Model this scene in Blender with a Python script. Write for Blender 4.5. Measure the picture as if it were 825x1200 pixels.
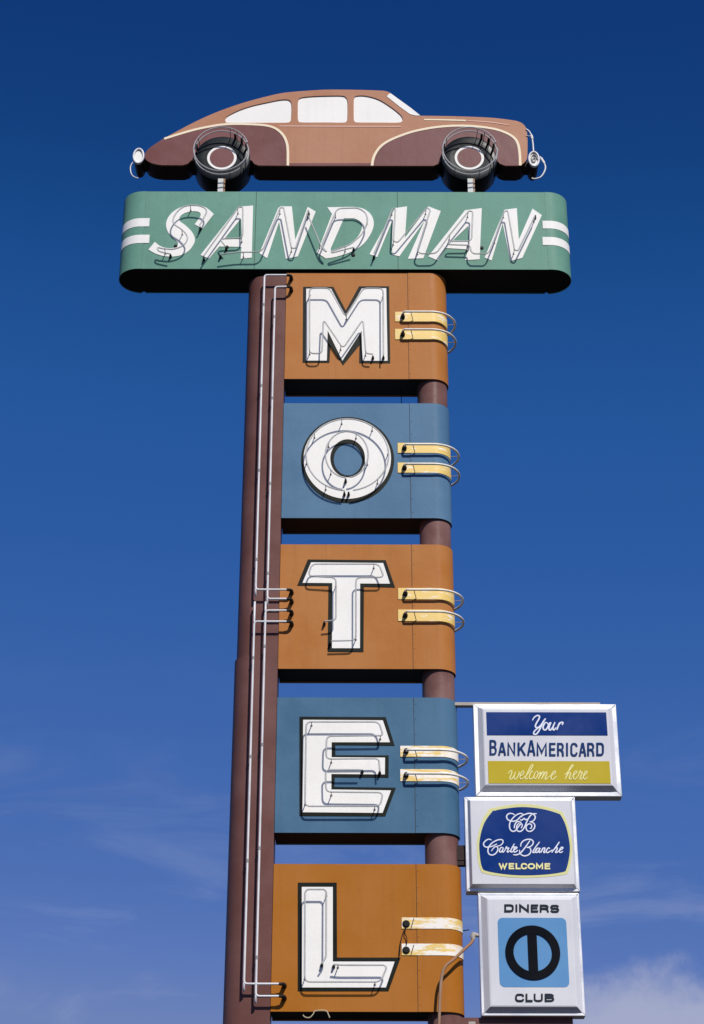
import bpy, bmesh, math, random
from mathutils import Vector, Matrix
random.seed(7)
S = bpy.context.scene
for o in list(bpy.data.objects): bpy.data.objects.remove(o)
COL = S.collection

# ------------------------------------------------------------------ camera
PITCH, ROLL, FPX, DIST, EYE = 28.0, 0.12, 2241.0, 15.5, 1.6
RM = Matrix.Rotation(math.radians(90 + PITCH), 3, 'X') @ Matrix.Rotation(math.radians(ROLL), 3, 'Z')
cam_d = bpy.data.cameras.new('camera'); cam = bpy.data.objects.new('camera', cam_d); COL.objects.link(cam)
cam.matrix_world = Matrix.Translation((0, -DIST, EYE)) @ RM.to_4x4()
cam_d.sensor_fit = 'VERTICAL'; cam_d.sensor_height = 36.0; cam_d.lens = 36.0 * FPX / 1200.0
cam_d.clip_end = 20000
S.camera = cam
S.render.resolution_x, S.render.resolution_y = 704, 1024

# ------------------------------------------------------------------ sun, sky, exposure
SUN_EL, SUN_AZ = 43.0, 20.0            # azimuth: degrees to the right of straight behind the camera
sd = bpy.data.lights.new('sun', 'SUN'); sun = bpy.data.objects.new('sun', sd); COL.objects.link(sun)
sd.energy = 4.3; sd.angle = math.radians(0.5); sd.color = (1.0, 0.955, 0.89)
e, a = math.radians(SUN_EL), math.radians(SUN_AZ)
to_sun = Vector((math.sin(a) * math.cos(e), -math.cos(a) * math.cos(e), math.sin(e)))
sun.rotation_euler = to_sun.to_track_quat('Z', 'Y').to_euler()
sun.location = (8, -20, 30)
S.view_settings.view_transform = 'Standard'; S.view_settings.look = 'None'
S.view_settings.exposure = 0.0; S.view_settings.gamma = 1.0; S.view_settings.use_curve_mapping = False

W = bpy.data.worlds.new('World'); S.world = W; W.use_nodes = True
nt = W.node_tree; nt.nodes.clear()
def N(t, kind, **kw):
    n = t.nodes.new(kind)
    for k, v in kw.items():
        if k == 'inp':
            for i, val in v.items(): n.inputs[i].default_value = val
        else: setattr(n, k, v)
    return n
def math_node(t, op, a_, b_=None, clamp=False):
    n = t.nodes.new('ShaderNodeMath'); n.operation = op; n.use_clamp = clamp
    for i, v in enumerate((a_, b_)):
        if v is None: continue
        if isinstance(v, (int, float)): n.inputs[i].default_value = v
        else: t.links.new(v, n.inputs[i])
    return n.outputs[0]
def maprange(t, v, a0, a1, b0, b1, smooth=True):
    n = t.nodes.new('ShaderNodeMapRange'); n.interpolation_type = 'SMOOTHSTEP' if smooth else 'LINEAR'
    t.links.new(v, n.inputs[0])
    for i, q in zip((1, 2, 3, 4), (a0, a1, b0, b1)): n.inputs[i].default_value = q
    return n.outputs[0]
def mixc(t, fac, A_, B_):
    n = t.nodes.new('ShaderNodeMix'); n.data_type = 'RGBA'
    if isinstance(fac, (int, float)): n.inputs[0].default_value = fac
    else: t.links.new(fac, n.inputs[0])
    for i, v in ((6, A_), (7, B_)):
        if isinstance(v, (tuple, list)): n.inputs[i].default_value = tuple(v)[:3] + (1,)
        else: t.links.new(v, n.inputs[i])
    return n.outputs[2]
sky = N(nt, 'ShaderNodeTexSky', sky_type='NISHITA', sun_disc=False, sun_elevation=math.radians(SUN_EL),
        sun_rotation=math.radians(180 - SUN_AZ), altitude=1500.0, air_density=1.0, dust_density=0.6, ozone_density=2.5)
# slide-film response to the sky: each dye layer its own contrast, the same over the whole dome
ssep = N(nt, 'ShaderNodeSeparateColor'); nt.links.new(sky.outputs[0], ssep.inputs[0])
scmb = N(nt, 'ShaderNodeCombineColor')
for ci, (gain, power, top) in enumerate(((0.20, 2.73, 1.6), (0.36, 1.55, 2.6), (0.77, 1.14, 5.2))):
    ch_ = math_node(nt, 'MULTIPLY', math_node(nt, 'POWER', ssep.outputs[ci], power), gain)
    nt.links.new(math_node(nt, 'MINIMUM', ch_, top), scmb.inputs[ci])
film = N(nt, 'ShaderNodeRGBCurve'); nt.links.new(N(nt, 'ShaderNodeVectorMath', operation='SCALE', inp={3: 0.1}).outputs[0], film.inputs[1])
fsc = film.inputs[1].links[0].from_node; nt.links.new(scmb.outputs[0], fsc.inputs[0])
for ci, pts_ in enumerate(([(0.0056, 0.0048), (0.0091, 0.0116), (0.0123, 0.0185), (0.0185, 0.0252), (0.0356, 0.0452), (0.0723, 0.0704), (0.16, 0.15)],
                           [(0.0423, 0.0423), (0.0545, 0.0723), (0.0648, 0.0900), (0.0802, 0.1022), (0.1144, 0.1274), (0.1714, 0.1559), (0.26, 0.225)],
                           [(0.188, 0.188), (0.223, 0.265), (0.246, 0.315), (0.287, 0.352), (0.361, 0.402), (0.462, 0.445), (0.52, 0.48)])):
    for p_ in pts_: film.mapping.curves[ci].points.new(*p_)
film.mapping.update()
fup = N(nt, 'ShaderNodeVectorMath', operation='SCALE', inp={3: 10.0}); nt.links.new(film.outputs[0], fup.inputs[0])
skycol = fup.outputs[0]
tc = N(nt, 'ShaderNodeTexCoord')
dirv = tc.outputs['Generated']
sep = N(nt, 'ShaderNodeSeparateXYZ'); nt.links.new(dirv, sep.inputs[0])
elev = sep.outputs[2]
# thin wisps of cirrus low in the whole sky
mp = N(nt, 'ShaderNodeMapping', inp={1: (0.35, 0.0, 0.12), 2: (0, math.radians(-24), 0), 3: (2.6, 2.6, 9.0)})
nt.links.new(dirv, mp.inputs[0])
nz = N(nt, 'ShaderNodeTexNoise', inp={'Scale': 3.0, 'Detail': 7.0, 'Roughness': 0.62, 'Distortion': 0.7})
nt.links.new(mp.outputs[0], nz.inputs['Vector'])
wisp = maprange(nt, nz.outputs[0], 0.48, 0.78, 0.0, 0.50)
low = maprange(nt, elev, 0.20, 0.42, 1.0, 0.0)
wisp = math_node(nt, 'MULTIPLY', wisp, low)
hazeband = maprange(nt, elev, 0.10, 0.42, 0.12, 0.0)
# one small cumulus low to the right
def pix_dir(px, py):
    return (RM @ Vector(((px - 412.5) / FPX, -(py - 600) / FPX, -1))).normalized()
cd = pix_dir(770, 1245)
nz2 = N(nt, 'ShaderNodeTexNoise', inp={'Scale': 26.0, 'Detail': 8.0, 'Roughness': 0.6})
nt.links.new(dirv, nz2.inputs['Vector'])
sub = N(nt, 'ShaderNodeVectorMath', operation='SUBTRACT', inp={1: tuple(cd)}); nt.links.new(dirv, sub.inputs[0])
scl = N(nt, 'ShaderNodeVectorMath', operation='MULTIPLY', inp={1: (0.62, 0.62, 1.0)}); nt.links.new(sub.outputs[0], scl.inputs[0])
ln = N(nt, 'ShaderNodeVectorMath', operation='LENGTH'); nt.links.new(scl.outputs[0], ln.inputs[0])
dist = math_node(nt, 'ADD', ln.outputs['Value'], math_node(nt, 'MULTIPLY', math_node(nt, 'SUBTRACT', nz2.outputs[0], 0.5), -0.055))
cum = maprange(nt, dist, 0.024, 0.050, 0.70, 0.0)
cloudcol = (4.6, 4.8, 6.2)
c1 = mixc(nt, hazeband, skycol, (1.5, 2.5, 5.2))
c2 = mixc(nt, wisp, c1, (2.9, 3.5, 5.8))
c3 = mixc(nt, cum, c2, cloudcol)
bg = N(nt, 'ShaderNodeBackground', inp={1: 0.1}); nt.links.new(c3, bg.inputs[0])
out = N(nt, 'ShaderNodeOutputWorld'); nt.links.new(bg.outputs[0], out.inputs[0])

# ------------------------------------------------------------------ measuring: photo pixel -> point on the plane Y (metres)
def at(px, py, Y=0.0):
    d = RM @ Vector(((px - 412.5) / FPX, -(py - 600) / FPX, -1)); t = (Y + DIST) / d.y
    return (t * d.x, EYE + t * d.z)
def AT(pts, Y=0.0): return [at(p[0], p[1], Y) for p in pts]
def cr(ox, oy, s, pts): return [(ox + p[0] / s, oy + p[1] / s) for p in pts]     # crop coords -> photo pixels
def P3(pts, Y): return [Vector((q[0], Y, q[1])) for q in AT(pts, Y)]

# ------------------------------------------------------------------ materials
def lin(r, g, b):
    f = lambda c: (c / 255 / 12.92) if c / 255 <= 0.04045 else ((c / 255 + 0.055) / 1.055) ** 2.4
    return (f(r), f(g), f(b))
def paint(name, col, faded=None, fade=0.5, rough=0.45, streak=0.25, rust=0.0, bump=0.15, dirt=(0.10, 0.08, 0.06), metallic=0.0, rustcol=(0.10, 0.035, 0.015), spec=0.12):
    m = bpy.data.materials.new(name); m.use_nodes = True; t = m.node_tree
    b = t.nodes['Principled BSDF']
    g = N(t, 'ShaderNodeNewGeometry'); pos = g.outputs['Position']
    n1 = N(t, 'ShaderNodeTexNoise', inp={'Scale': 1.6, 'Detail': 5.0, 'Roughness': 0.6}); t.links.new(pos, n1.inputs['Vector'])
    faded = faded or tuple(min(1, c * 1.12 + 0.015) for c in col)
    c = mixc(t, math_node(t, 'MULTIPLY', maprange(t, n1.outputs[0], 0.35, 0.68, 0, 1), fade), col, faded)
    mpn = N(t, 'ShaderNodeMapping', inp={3: (16, 16, 0.9)}); t.links.new(pos, mpn.inputs[0])
    n2 = N(t, 'ShaderNodeTexNoise', inp={'Scale': 1.0, 'Detail': 5.0, 'Roughness': 0.65}); t.links.new(mpn.outputs[0], n2.inputs['Vector'])
    c = mixc(t, math_node(t, 'MULTIPLY', maprange(t, n2.outputs[0], 0.5, 0.8, 0, 1), streak), c, tuple(x * 0.62 + d * 0.25 for x, d in zip(col, dirt)))
    n3 = N(t, 'ShaderNodeTexNoise', inp={'Scale': 55.0, 'Detail': 3.0, 'Roughness': 0.7}); t.links.new(pos, n3.inputs['Vector'])
    c = mixc(t, maprange(t, n3.outputs[0], 0.2, 0.8, 0.0, 0.17), c, tuple(x * 0.74 for x in col))
    if rust > 0:
        n4 = N(t, 'ShaderNodeTexNoise', inp={'Scale': 9.0, 'Detail': 8.0, 'Roughness': 0.72}); t.links.new(pos, n4.inputs['Vector'])
        c = mixc(t, maprange(t, n4.outputs[0], 0.72 - 0.12 * rust, 0.80 - 0.1 * rust, 0.0, 0.85), c, rustcol)
    t.links.new(c, b.inputs['Base Color'])
    t.links.new(maprange(t, n1.outputs[0], 0.3, 0.7, rough - 0.07, rough + 0.12), b.inputs['Roughness'])
    b.inputs['Metallic'].default_value = metallic
    b.inputs['Specular IOR Level'].default_value = spec
    if bump > 0:
        bp = N(t, 'ShaderNodeBump', inp={0: bump, 1: 0.05}); t.links.new(n1.outputs[0], bp.inputs['Height'])
        bp2 = N(t, 'ShaderNodeBump', inp={0: 0.05, 1: 0.002}); t.links.new(n3.outputs[0], bp2.inputs['Height'])
        t.links.new(bp.outputs[0], bp2.inputs['Normal']); t.links.new(bp2.outputs[0], b.inputs['Normal'])
    return m
M = {}
M['orange'] = paint('orange paint', lin(172, 108, 48), lin(182, 124, 72), 0.8, 0.5, 0.38, 0.14)
M['orange2'] = paint('orange paint deep', lin(166, 102, 26), lin(174, 112, 52), 0.7, 0.5, 0.38, 0.14)
M['blue'] = paint('slate blue paint', lin(76, 112, 142), lin(94, 128, 156), 0.8, 0.5, 0.38, 0.08)
M['blue2'] = paint('slate blue paint deep', lin(64, 102, 130), lin(82, 118, 146), 0.8, 0.5, 0.38, 0.08)
M['green'] = paint('sea green paint', lin(98, 144, 126), lin(114, 160, 142), 0.8, 0.5, 0.30, 0.06)
M['brown'] = paint('brown paint', lin(102, 68, 62), lin(122, 88, 84), 0.7, 0.42, 0.4, 0.2, 0.12)
M['pipe'] = paint('brown pipe paint', lin(104, 70, 64), lin(142, 110, 104), 0.7, 0.35, 0.3, 0.5, 0.2, rustcol=(0.13, 0.07, 0.05))
M['tan'] = paint('car tan paint', lin(172, 120, 90), lin(182, 134, 108), 0.8, 0.45, 0.3, 0.0)
M['maroon'] = paint('car maroon paint', lin(112, 70, 68), lin(128, 86, 86), 0.8, 0.42, 0.3, 0.1)
M['cream'] = paint('cream line paint', lin(238, 222, 192), None, 0.4, 0.5, 0.1, 0, 0)
M['pink'] = paint('pale pink line paint', lin(222, 178, 160), None, 0.4, 0.5, 0.1, 0, 0)
M['white'] = paint('letter white paint', lin(236, 234, 228), lin(245, 243, 238), 0.8, 0.5, 0.32, 0.0, 0.03, dirt=(0.5, 0.5, 0.52))
M['outline'] = paint('dark green outline paint', lin(17, 23, 17), lin(26, 32, 24), 0.6, 0.45, 0.1, 0, 0)
M['black'] = paint('black tyre paint', lin(18, 22, 25), lin(42, 49, 53), 0.6, 0.32, 0.1, 0, 0.1)
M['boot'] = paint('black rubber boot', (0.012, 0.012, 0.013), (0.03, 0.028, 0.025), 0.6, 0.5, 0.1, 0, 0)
M['under'] = paint('underside shade black', (0.022, 0.019, 0.018), (0.035, 0.030, 0.028), 0.6, 0.7, 0.2, 0.2, 0.1)  # shade under the panels and name board, put into the colour as near-black
M['edge'] = paint('car edge shade and dark fittings', (0.034, 0.020, 0.019), (0.05, 0.032, 0.03), 0.6, 0.5, 0.2, 0.2, 0.1)  # shade below the car put into its edge colour; dark fittings share it
M['seam'] = paint('seam sealant', (0.05, 0.04, 0.035), None, 0.4, 0.7, 0.1, 0, 0)
M['alu'] = paint('aluminium trim', (0.72, 0.73, 0.74), (0.80, 0.80, 0.81), 0.6, 0.34, 0.25, 0.0, 0.06, dirt=(0.4, 0.4, 0.4), metallic=0.55)
M['alufin'] = paint('cabinet metal', (0.24, 0.24, 0.24), (0.34, 0.33, 0.32), 0.6, 0.45, 0.3, 0.3, 0.05, metallic=0.3)
M['plastic'] = paint('milky sign plastic', lin(208, 209, 214), lin(216, 217, 220), 0.8, 0.3, 0.35, 0, 0.02, dirt=(0.42, 0.40, 0.34), spec=0.25)
M['navy'] = paint('blue print', lin(0, 46, 114), lin(2, 52, 124), 0.6, 0.28, 0.1, 0, 0, spec=0.2)
M['mustard'] = paint('mustard print', lin(186, 166, 34), lin(192, 172, 50), 0.6, 0.28, 0.1, 0, 0, spec=0.2)
M['skyblue'] = paint('light blue print', lin(92, 143, 190), lin(100, 150, 196), 0.6, 0.28, 0.1, 0, 0, spec=0.2)
M['ink'] = paint('black print', (0.004, 0.005, 0.008), (0.006, 0.007, 0.010), 0.6, 0.3, 0.0, 0, 0, spec=0.06)
M['inkblue'] = paint('dark blue print', lin(22, 54, 104), None, 0.4, 0.3, 0.1, 0, 0)
M['inkgrey'] = paint('charcoal print', lin(34, 42, 48), None, 0.4, 0.3, 0.1, 0, 0)
M['printwhite'] = paint('white print', lin(224, 228, 240), None, 0.4, 0.3, 0.1, 0, 0)
M['printyellow'] = paint('pale yellow print', lin(232, 226, 160), None, 0.4, 0.3, 0.1, 0, 0)
M['lime'] = paint('pale lime print', lin(214, 212, 150), None, 0.4, 0.3, 0.1, 0, 0)
M['rusty'] = paint('rusty angle iron', (0.34, 0.29, 0.23), (0.46, 0.42, 0.36), 0.7, 0.6, 0.4, 0.9, 0.2)
M['conduit'] = paint('grey conduit', lin(150, 112, 84), lin(176, 156, 138), 0.7, 0.5, 0.3, 0.3, 0.1)
M['connector'] = paint('conduit fitting', (0.42, 0.38, 0.34), None, 0.5, 0.5, 0.3, 0.3, 0.1)
M['wire'] = paint('pale frayed wire', (0.5, 0.44, 0.3), None, 0.5, 0.6, 0.2, 0, 0)
M['asphalt'] = paint('asphalt', (0.036, 0.035, 0.034), (0.05, 0.048, 0.046), 0.6, 0.9, 0.0, 0, 0.2)
M['steelwhite'] = paint('white painted steel', lin(206, 208, 204), None, 0.5, 0.45, 0.3, 0.4, 0.05)
# unlit neon: milky coated glass
def neon_mat(name, col, clear=0.0):
    m = bpy.data.materials.new(name); m.use_nodes = True; t = m.node_tree; b = t.nodes['Principled BSDF']
    g = N(t, 'ShaderNodeNewGeometry')
    n = N(t, 'ShaderNodeTexNoise', inp={'Scale': 7.0, 'Detail': 4.0}); t.links.new(g.outputs['Position'], n.inputs['Vector'])
    c = mixc(t, maprange(t, n.outputs[0], 0.4, 0.7, 0, 0.8), col, tuple(x * 0.8 for x in col))
    t.links.new(c, b.inputs['Base Color'])
    b.inputs['Roughness'].default_value = 0.34; b.inputs['Specular IOR Level'].default_value = 0.35
    if clear:                                              # bare glass lets part of the light straight through
        tr = N(t, 'ShaderNodeBsdfTransparent', inp={0: (0.93, 0.95, 0.95, 1)}); mx = N(t, 'ShaderNodeMixShader', inp={0: clear})
        t.links.new(b.outputs[0], mx.inputs[1]); t.links.new(tr.outputs[0], mx.inputs[2])
        t.links.new(mx.outputs[0], t.nodes['Material Output'].inputs[0])
    return m
M['neon'] = neon_mat('milky neon glass', (0.72, 0.72, 0.73))
M['neonclear'] = neon_mat('grey glass stand-off', (0.30, 0.29, 0.28))
M['glass'] = neon_mat('grey neon glass', (0.55, 0.55, 0.54), 0.40)
M['neonwarm'] = neon_mat('cream neon glass', (0.80, 0.77, 0.68))
M['tyreglass'] = neon_mat('thin neon glass', (0.50, 0.50, 0.51), 0.35)
# yellow stripe worn through to white
def stripe_mat(name, wear):
    m = bpy.data.materials.new(name); m.use_nodes = True; t = m.node_tree; b = t.nodes['Principled BSDF']
    g = N(t, 'ShaderNodeNewGeometry')
    mpn = N(t, 'ShaderNodeMapping', inp={3: (5, 5, 26)}); t.links.new(g.outputs['Position'], mpn.inputs[0])
    n = N(t, 'ShaderNodeTexNoise', inp={'Scale': 1.0, 'Detail': 6.0, 'Roughness': 0.65}); t.links.new(mpn.outputs[0], n.inputs['Vector'])
    c = mixc(t, maprange(t, n.outputs[0], wear, wear + 0.09, 0, 1), lin(228, 196, 110), lin(238, 232, 222))
    n3 = N(t, 'ShaderNodeTexNoise', inp={'Scale': 40.0, 'Detail': 3.0}); t.links.new(g.outputs['Position'], n3.inputs['Vector'])
    c = mixc(t, maprange(t, n3.outputs[0], 0.55, 0.75, 0, 0.35), c, lin(196, 176, 130))
    t.links.new(c, b.inputs['Base Color']); b.inputs['Roughness'].default_value = 0.55
    return m
M['stripe'] = stripe_mat('worn yellow stripe', 0.55)
M['stripe_worn'] = stripe_mat('flaking yellow stripe', 0.44)

# ------------------------------------------------------------------ object helpers
ORG = {}
def finish(name, verts, faces, mat, parent=None, smooth=False, loc=None, angle=35):
    vs = [Vector(v) for v in verts]
    if loc is None:
        lo = Vector([min(v[i] for v in vs) for i in range(3)]); hi = Vector([max(v[i] for v in vs) for i in range(3)])
        loc = (lo + hi) / 2
    loc = Vector(loc)
    me = bpy.data.meshes.new(name); me.from_pydata([v - loc for v in vs], [], faces)
    bm = bmesh.new(); bm.from_mesh(me); bmesh.ops.recalc_face_normals(bm, faces=bm.faces); bm.to_mesh(me); bm.free()
    me.update()
    if smooth:
        me.shade_smooth()
        try: me.set_sharp_from_angle(angle=math.radians(angle))
        except Exception: pass
    o = bpy.data.objects.new(name, me); COL.objects.link(o)
    me.materials.append(M[mat] if isinstance(mat, str) else mat)
    ORG[o] = loc
    if parent is not None: o.parent = parent; o.location = loc - ORG[parent]
    else: o.location = loc
    return o
def thing(name, label, cat, loc, group=None):
    o = bpy.data.objects.new(name, None); COL.objects.link(o); o.location = loc; ORG[o] = Vector(loc)
    o.empty_display_size = 0.1
    tag(o, label, cat, group); return o
def tag(o, label=None, cat=None, group=None, kind=None):
    for k, v in (('label', label), ('category', cat), ('group', group), ('kind', kind)):
        if v: o[k] = v
    return o
class MB:
    def __init__(s): s.v = []; s.f = []
    def add(s, v, f):
        n = len(s.v); s.v += [Vector(q) for q in v]; s.f += [tuple(i + n for i in q) for q in f]
    def box(s, x0, x1, y0, y1, z0, z1):
        s.add([(x, y, z) for x in (x0, x1) for y in (y0, y1) for z in (z0, z1)],
              [(0, 1, 3, 2), (4, 6, 7, 5), (0, 4, 5, 1), (2, 3, 7, 6), (0, 2, 6, 4), (1, 5, 7, 3)])
    def tube(s, pts, r, seg=8, closed=False):
        pts = [Vector(p) for p in pts]; n = len(pts); rings = []
        rr = r if isinstance(r, (list, tuple)) else [r] * n
        def tan(i):
            if closed: return (pts[(i + 1) % n] - pts[i - 1]).normalized()
            return (pts[min(i + 1, n - 1)] - pts[max(i - 1, 0)]).normalized()
        t0 = tan(0); up = Vector((0, 0, 1)) if abs(t0.z) < 0.9 else Vector((1, 0, 0))
        u = (up - t0 * up.dot(t0)).normalized()
        vs = []
        for i in range(n):
            t = tan(i); u = (u - t * u.dot(t)).normalized(); w = t.cross(u)
            for k in range(seg):
                an = 2 * math.pi * k / seg
                vs.append(pts[i] + (u * math.cos(an) + w * math.sin(an)) * rr[i])
        fs = []
        for i in range(n if closed else n - 1):
            j = (i + 1) % n
            for k in range(seg):
                fs.append((i * seg + k, i * seg + (k + 1) % seg, j * seg + (k + 1) % seg, j * seg + k))
        if not closed:
            fs.append(tuple(range(seg))[::-1]); fs.append(tuple((n - 1) * seg + k for k in range(seg)))
        s.add(vs, fs)
    def build(s, name, mat, parent=None, smooth=False, angle=35): return finish(name, s.v, s.f, mat, parent, smooth, None, angle)
def box(name, x0, x1, y0, y1, z0, z1, mat, parent=None, bev=0.0):
    m = MB(); m.box(x0, x1, y0, y1, z0, z1); o = m.build(name, mat, parent)
    if bev: 
        b = o.modifiers.new('bevel', 'BEVEL'); b.width = bev; b.segments = 2
    return o
def fillet(pts, rad, closed=False, k=4):
    pts = [Vector(p) for p in pts]; n = len(pts); out = []
    for i, p in enumerate(pts):
        if not closed and i in (0, n - 1): out.append(p); continue
        a_, b_ = pts[i - 1], pts[(i + 1) % n]
        d = min(rad, (a_ - p).length * 0.45, (b_ - p).length * 0.45)
        q0 = p + (a_ - p).normalized() * d; q1 = p + (b_ - p).normalized() * d
        for j in range(k + 1):
            s_ = j / k; out.append(q0 * (1 - s_) ** 2 + p * 2 * s_ * (1 - s_) + q1 * s_ * s_)
    return out
def catmull(pts, k=6, closed=False):
    pts = [Vector(p) for p in pts]; n = len(pts); out = []
    for i in range(n if closed else n - 1):
        g = (lambda j: pts[j % n]) if closed else (lambda j: pts[max(0, min(n - 1, j))])
        p0, p1, p2, p3 = g(i - 1), g(i), g(i + 1), g(i + 2)
        for j in range(k):
            t = j / k
            out.append(0.5 * ((2 * p1) + (p2 - p0) * t + (2 * p0 - 5 * p1 + 4 * p2 - p3) * t * t + (3 * p1 - p0 - 3 * p2 + p3) * t ** 3))
    if not closed: out.append(pts[-1])
    return out
def tube(name, pts, r, mat, parent, closed=False, seg=8): 
    m = MB(); m.tube(pts, r, seg, closed); return m.build(name, mat, parent, True, 60)
def plate(name, loops, y, th, mat, parent=None, bevel=0.0, smooth=False):
    """outline(s) in metres (x, z) -> solid plate whose front face lies at y; inner loops are holes"""
    cu = bpy.data.curves.new('outline', 'CURVE'); cu.dimensions = '2D'; cu.fill_mode = 'BOTH'; cu.extrude = th / 2
    for lp in loops:
        sp = cu.splines.new('POLY'); sp.points.add(len(lp) - 1); sp.use_cyclic_u = True
        for i, q in enumerate(lp): sp.points[i].co = (q[0], q[1], 0, 1)
    tmp = bpy.data.objects.new('outline', cu); COL.objects.link(tmp)
    bpy.context.view_layer.update()
    me = bpy.data.meshes.new_from_object(tmp.evaluated_get(bpy.context.evaluated_depsgraph_get()))
    v = [(q.co.x, y + th / 2 - q.co.z, q.co.y) for q in me.vertices]
    bm = bmesh.new(); bm.from_mesh(me); bmesh.ops.remove_doubles(bm, verts=bm.verts, dist=1e-5)
    bm.verts.ensure_lookup_table()
    v = [(q.co.x, y + th / 2 - q.co.z, q.co.y) for q in bm.verts]; f = [tuple(q.index for q in p.verts) for p in bm.faces]
    bm.free(); bpy.data.objects.remove(tmp); bpy.data.curves.remove(cu); bpy.data.meshes.remove(me)
    return finish(name, v, f, mat, parent, smooth, None, 30)
def ribbon_into(mb, pts, w, y, taper=0.0):
    """flat painted stroke through (x, z) points"""
    n = len(pts); pts = [Vector((p[0], p[1])) for p in pts]; L = []; R = []
    for i in range(n):
        a_ = (pts[i] - pts[i - 1]).normalized() if i else None
        b_ = (pts[i + 1] - pts[i]).normalized() if i < n - 1 else None
        if a_ is None or a_.length == 0: a_ = b_
        if b_ is None or b_.length == 0: b_ = a_
        t = (a_ + b_); t = t.normalized() if t.length > 1e-6 else a_
        nrm = Vector((-t.y, t.x)); c = max(0.45, nrm.dot(Vector((-a_.y, a_.x))))
        f = 1.0
        if taper: 
            s_ = i / (n - 1); f = 1 - taper * abs(2 * s_ - 1) ** 3
        L.append(pts[i] + nrm * (w * f / 2 / c)); R.append(pts[i] - nrm * (w * f / 2 / c))
    ys = [y - 0.0009 * i / (n - 1) for i in range(n)]          # each stroke overlaps itself like brushed paint
    vs = [(p.x, ys[i], p.y) for i, p in enumerate(L)] + [(p.x, ys[i], p.y) for i, p in enumerate(R)]
    fs = [(i, i + 1, n + i + 1, n + i) for i in range(n - 1)]
    b0 = len(vs); vs2 = [(v[0], v[1] + 0.0005, v[2]) for v in vs]
    fs2 = [tuple(q + b0 for q in f_[::-1]) for f_ in fs]
    side = [(i, i + 1, b0 + i + 1, b0 + i) for i in range(n - 1)] + [(n + i, b0 + n + i, b0 + n + i + 1, n + i + 1) for i in range(n - 1)]
    side += [(0, b0, b0 + n, n), (n - 1, 2 * n - 1, b0 + 2 * n - 1, b0 + n - 1)]
    mb.add(vs + vs2, fs + fs2 + side)
STAND = 0.083                             # tubes stand this far off the faces
def boot(parent, x, yface, z, r=0.020, L=0.075):
    m = MB(); m.tube([(x, yface + 0.002, z), (x, yface - L * 0.35, z), (x, yface - L * 0.4, z), (x, yface - L, z)], [r * 1.35, r * 1.35, r, r * 0.85], 10)
    return m.build('electrode', 'boot', parent, True, 40)
def supports(parent, pts, yface, spacing=0.42, first=0.2):
    acc = spacing - first
    for p, q in zip(pts, pts[1:]):
        acc += (q - p).length
        if acc >= spacing:
            acc = 0; m = MB()
            m.tube([(q.x, yface + 0.001, q.z), (q.x, yface - 0.005, q.z), (q.x, yface - 0.006, q.z), (q.x, q.y, q.z)], [0.011, 0.011, 0.0042, 0.0042], 6)
            m.build('tube_support', 'neonclear', parent, True, 40)
def ell(cx, cy, rx, ry, n=56, ph=0.0):
    return [(cx + rx * math.cos(2 * math.pi * i / n + ph), cy + ry * math.sin(2 * math.pi * i / n + ph)) for i in range(n)]

# ------------------------------------------------------------------ ground
g = MB(); g.add([(-6000, -6000, 0), (6000, -6000, 0), (6000, 6000, 0), (-6000, 6000, 0)], [(0, 1, 2, 3)])
gr = g.build('ground', 'asphalt'); tag(gr, 'dark asphalt lot under the motel sign', kind='structure')

# ------------------------------------------------------------------ letter panels: shared section (flat front, half-round right end)
DEP = 0.325; RAD = DEP / 2
XL, XR = -0.648, 0.922
XC = XR - RAD
def wrap_pt(u, z, off, xc=XC, y0=0.0, r=RAD):
    if u <= xc: return Vector((u, y0 - off, z))
    an = (u - xc) / r
    if an <= math.pi: return Vector((xc + (r + off) * math.sin(an), y0 + r - (r + off) * math.cos(an), z))
    return Vector((xc - (an - math.pi) * r, y0 + 2 * r + off, z))
def usamples(u0, u1, xc=XC, r=RAD, step=9):
    us = [u0]
    k = xc
    arc = [xc + r * math.radians(d) for d in range(0, 181, step)]
    us += [q for q in arc if u0 < q < u1] + [u1]
    return us
def wrap_sheet(name, u0, u1, z0, z1, off, th, mat, parent, fn=wrap_pt, us=None):
    us = us or usamples(u0, u1); n = len(us); v = []
    for o_ in (off, off - th):
        for z in (z0, z1): v += [fn(u, z, o_) for u in us]
    idx = lambda a_, i: a_ * n + i
    f = []
    for i in range(n - 1):
        f += [(idx(0, i), idx(0, i + 1), idx(1, i + 1), idx(1, i)), (idx(2, i), idx(3, i), idx(3, i + 1), idx(2, i + 1)),
              (idx(0, i), idx(2, i), idx(2, i + 1), idx(0, i + 1)), (idx(1, i), idx(1, i + 1), idx(3, i + 1), idx(3, i))]
    f += [(idx(0, 0), idx(1, 0), idx(3, 0), idx(2, 0)), (idx(0, n - 1), idx(2, n - 1), idx(3, n - 1), idx(1, n - 1))]
    return finish(name, v, f, mat, parent, True, None, 30)

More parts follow.
